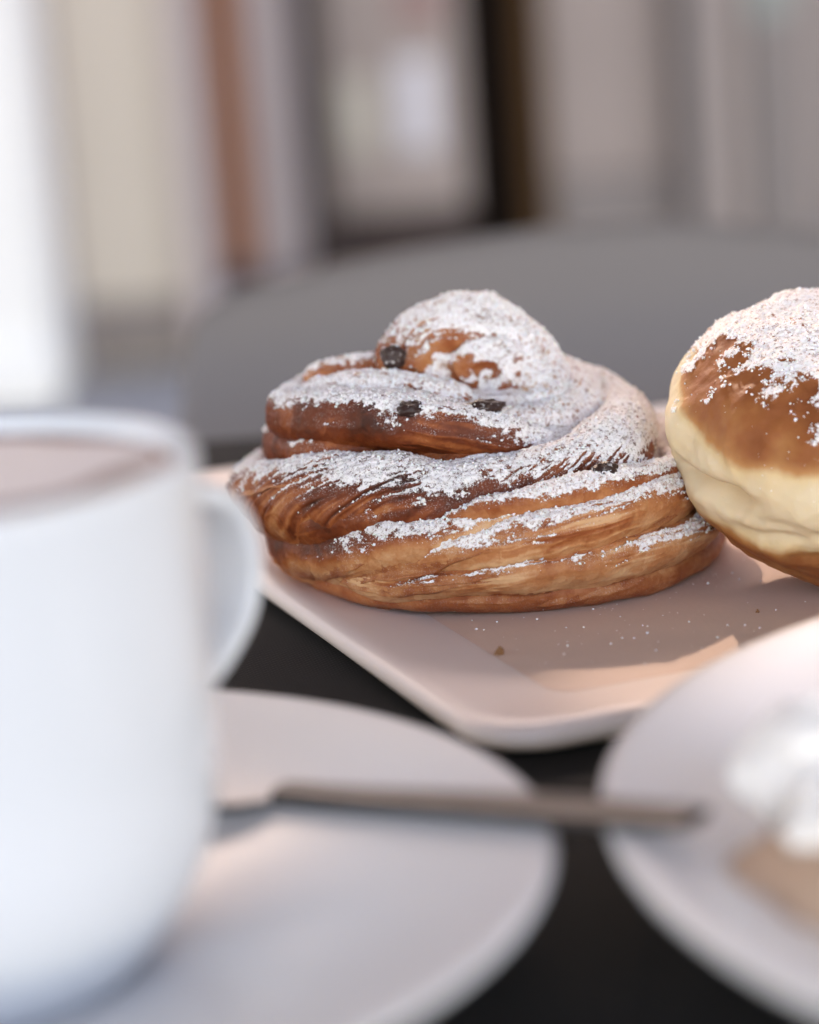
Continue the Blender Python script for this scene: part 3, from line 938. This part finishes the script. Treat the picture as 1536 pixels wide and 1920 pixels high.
# crumbs on the plate
for k, (x, y, s) in enumerate([(.019, -.0478, .0011), (.0065, -.0545, .0005), (.083, -.028, .0006)]):
    P = IV * s * (1 + .3 * np.random.RandomState(k).normal(size=(len(IV), 1))) + np.array((x, y, FLOOR + s * .8))
    o = np_mesh('crumb', P, IF, M['crumb'], smooth=False)
    tag(o, ['brown crumb on the plate in front of the Danish', 'tiny crumb near the inner edge of square plate', 'tiny crumb on the plate below the doughnut'][k], 'crumb', 'crumbs on the plate')

# ------------------------------------------------------------------ saucer, cup, coffee, spoon
SX, SY = -.0870, -.2095
saucer = tag(empty('saucer', (SX, SY, 0)), 'wide white saucer under the coffee cup', 'saucer')
sp = [(.0005, .0035), (.030, .0035), (.036, .0040), (.041, .0062), (.055, .0100), (.075, .0148), (.095, .0188), (.104, .0203), (.1068, .0206), (.1080, .0200), (.1078, .0190), (.104, .0172), (.090, .0140), (.070, .0095), (.052, .0045), (.046, .0008), (.042, .0006), (.040, .0018), (.0005, .0018)]
pp, _ = spline([(a, b, 0) for a, b in sp], 140)
lathe('dish', pp[:, :2], M['porcelain'], saucer, 160)

CX, CY = -.0803, -.215
CB = .0040
cup = tag(empty('coffee_cup', (CX, CY, CB)), 'white porcelain coffee cup on the left with handle turned back', 'cup')
cp = [(.0004, .0012), (.020, .0012), (.0225, .0002), (.0245, .0004), (.0262, .0020), (.0300, .0075), (.0345, .0155), (.0375, .0250), (.0388, .036), (.0393, .055), (.0395, .075), (.0397, .0850), (.0394, .0864), (.0386, .0868), (.0378, .0862), (.0372, .0840), (.0366, .070), (.0362, .050), (.0352, .032), (.031, .016), (.022, .007), (.0004, .0055)]
cp = [(a * 1.17, b * 1.025) for a, b in cp]
pp, _ = spline([(a, b, 0) for a, b in cp], 160)
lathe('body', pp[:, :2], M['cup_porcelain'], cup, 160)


def tube(name, pts, wa, wb, mat, parent, n=60, m=24, side=None):
    """flat strap along pts; wa half width along 'side', wb half thickness"""
    p, s = spline(pts, n)
    p = p[:, :3]
    T = np.gradient(p, axis=0); T /= np.linalg.norm(T, axis=1)[:, None]
    W = np.array(side, float)
    W = W - T * (T @ W)[:, None]
    W /= np.linalg.norm(W, axis=1)[:, None]
    Nn = np.cross(T, W)
    ph = np.arange(m) / m * 2 * math.pi
    wa = np.interp(np.linspace(0, 1, n), np.linspace(0, 1, len(wa)), wa); wb = np.interp(np.linspace(0, 1, n), np.linspace(0, 1, len(wb)), wb)
    ce, se = np.cos(ph), np.sin(ph)
    ce = np.sign(ce) * np.abs(ce) ** .7; se = np.sign(se) * np.abs(se) ** .7
    V = p[:, None] + W[:, None] * (wa[:, None] * ce)[..., None] + Nn[:, None] * (wb[:, None] * se)[..., None]
    return np_mesh(name, V.reshape(-1, 3), grid_faces(n, m), mat, parent)


ha = R(54)
hd = np.array((math.cos(ha), math.sin(ha)))
hp = lambda r, z: (hd[0] * (r + .0095), hd[1] * (r + .0095), z - .0065)
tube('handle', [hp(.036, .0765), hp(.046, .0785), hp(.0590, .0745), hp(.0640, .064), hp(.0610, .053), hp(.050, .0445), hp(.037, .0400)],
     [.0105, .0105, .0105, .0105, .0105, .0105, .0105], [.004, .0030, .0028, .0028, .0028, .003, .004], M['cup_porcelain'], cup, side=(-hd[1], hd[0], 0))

coffee = tag(empty('coffee', (CX, CY, CB + .0845)), 'milky coffee with brown rim filling the white cup', 'coffee')
cs = [(.0003, .0000), (.024, .0000), (.037, .0001), (.0412, .0004), (.0426, .0011)]
pp, _ = spline([(a, b, 0) for a, b in cs], 40)
lathe('surface', pp[::-1, :2], M['coffee'], coffee, 120)
# foam patch: slightly domed irregular island
n, m = 16, 96
th = np.arange(m) / m * 2 * math.pi
rad = .0285 * (1 + .12 * np.sin(3 * th + .6) + .08 * np.sin(5 * th))
t = np.linspace(1, .01, n)
V = np.stack([t[:, None] * rad * np.cos(th) + .008, t[:, None] * rad * np.sin(th) + .0135, np.repeat((.0003 + .0010 * (1 - t ** 3))[:, None], m, 1)], -1).reshape(-1, 3)
np_mesh('foam', V, grid_faces(n, m), M['foam'], coffee)

spoon = tag(empty('teaspoon', (-.026, -.1675, 0), R(-38.8)), 'steel teaspoon with dark reflections in its colour, lying from saucer across to the dessert plate', 'spoon')
tube('handle', [(-.002, 0, .0158), (.014, 0, .0174), (.030, 0, .0194), (.045, 0, .0212), (.068, 0, .0237), (.0895, 0, .0262)],
     [.0036, .0040, .0046, .0054, .0060, .0046], [.0018, .0016, .0015, .0015, .0015, .0012], M['steel'], spoon, 80, 24, side=(0, 1, 0))
# bowl: a shallow dished oval
n, m = 40, 28
V = []
for side in (0, 1):
    for i in range(n):
        a = i / (n - 1)
        w = .0130 * math.sin(math.pi * min(.995, max(.03, a ** .8))) ** .7
        for j in range(m):
            b_ = j / (m - 1) * 2 - 1
            z = .0160 - .0020 * a - .0044 * (1 - b_ * b_) * math.sin(math.pi * min(1, a + .02)) + .004 * a * a - side * .0009
            V.append((-a * .043, b_ * w, z))
f0 = grid_faces(n, m, False)
np_mesh('bowl', V, np.vstack([f0, f0[:, ::-1] + n * m]), M['steel'], spoon)

# ------------------------------------------------------------------ dessert plate with cake
PX, PY = .176, -.212
dplate = tag(empty('dessert_plate', (PX, PY, 0)), 'large pale dessert plate in the lower right corner', 'plate')
dpf = [(.0005, .004), (.085, .004), (.092, .0046), (.100, .0085), (.115, .0150), (.132, .0205), (.1425, .0228), (.1455, .0230), (.1468, .0221), (.1464, .0206), (.140, .0178), (.120, .0105), (.103, .0040), (.096, .0006), (.090, .0006), (.088, .0018), (.0005, .0018)]
pp, _ = spline([(a, b, 0) for a, b in dpf], 140)
lathe('dish', pp[:, :2], M['porcelain'], dplate, 200)


def blob(name, c, r, sq, seed, mat, parent, amp=.25, fr=2.):
    n, m = 48, 64
    la = np.linspace(-math.pi / 2, math.pi / 2, n); th = np.arange(m) / m * 2 * math.pi
    d = np.stack([np.cos(la)[:, None] * np.cos(th), np.cos(la)[:, None] * np.sin(th), np.repeat(np.sin(la)[:, None], m, 1)], -1).reshape(-1, 3)
    V = np.array(c) + d * np.array(sq) * r * (1 + amp * fbm(d * fr + seed, 3))[:, None]
    return np_mesh(name, V, grid_faces(n, m)[:, ::-1], mat, parent)


cake = tag(empty('cake_slice', (.076, -.236, .011)), 'blurred caramel brown cake slice on the dessert plate', 'cake')
blob('cake_base', (0, 0, .006), .026, (1.0, 1.0, .34), 3, M['cake'], cake, .18)
blob('cake_crust', (.006, .004, .012), .016, (1.1, .9, .45), 8, M['cake_dark'], cake, .22)
cream = tag(empty('whipped_cream', (.064, -.208, .021)), 'white dollop of whipped cream beside the caramel cake slice', 'cream')
blob('dollop', (.003, 0, .008), .0120, (1.15, .9, .95), 15, M['cream'], cream, .22, 1.8)
blob('peak', (.006, -.022, .004), .0105, (1.1, 1, .9), 19, M['cream'], cream, .25, 2.4)
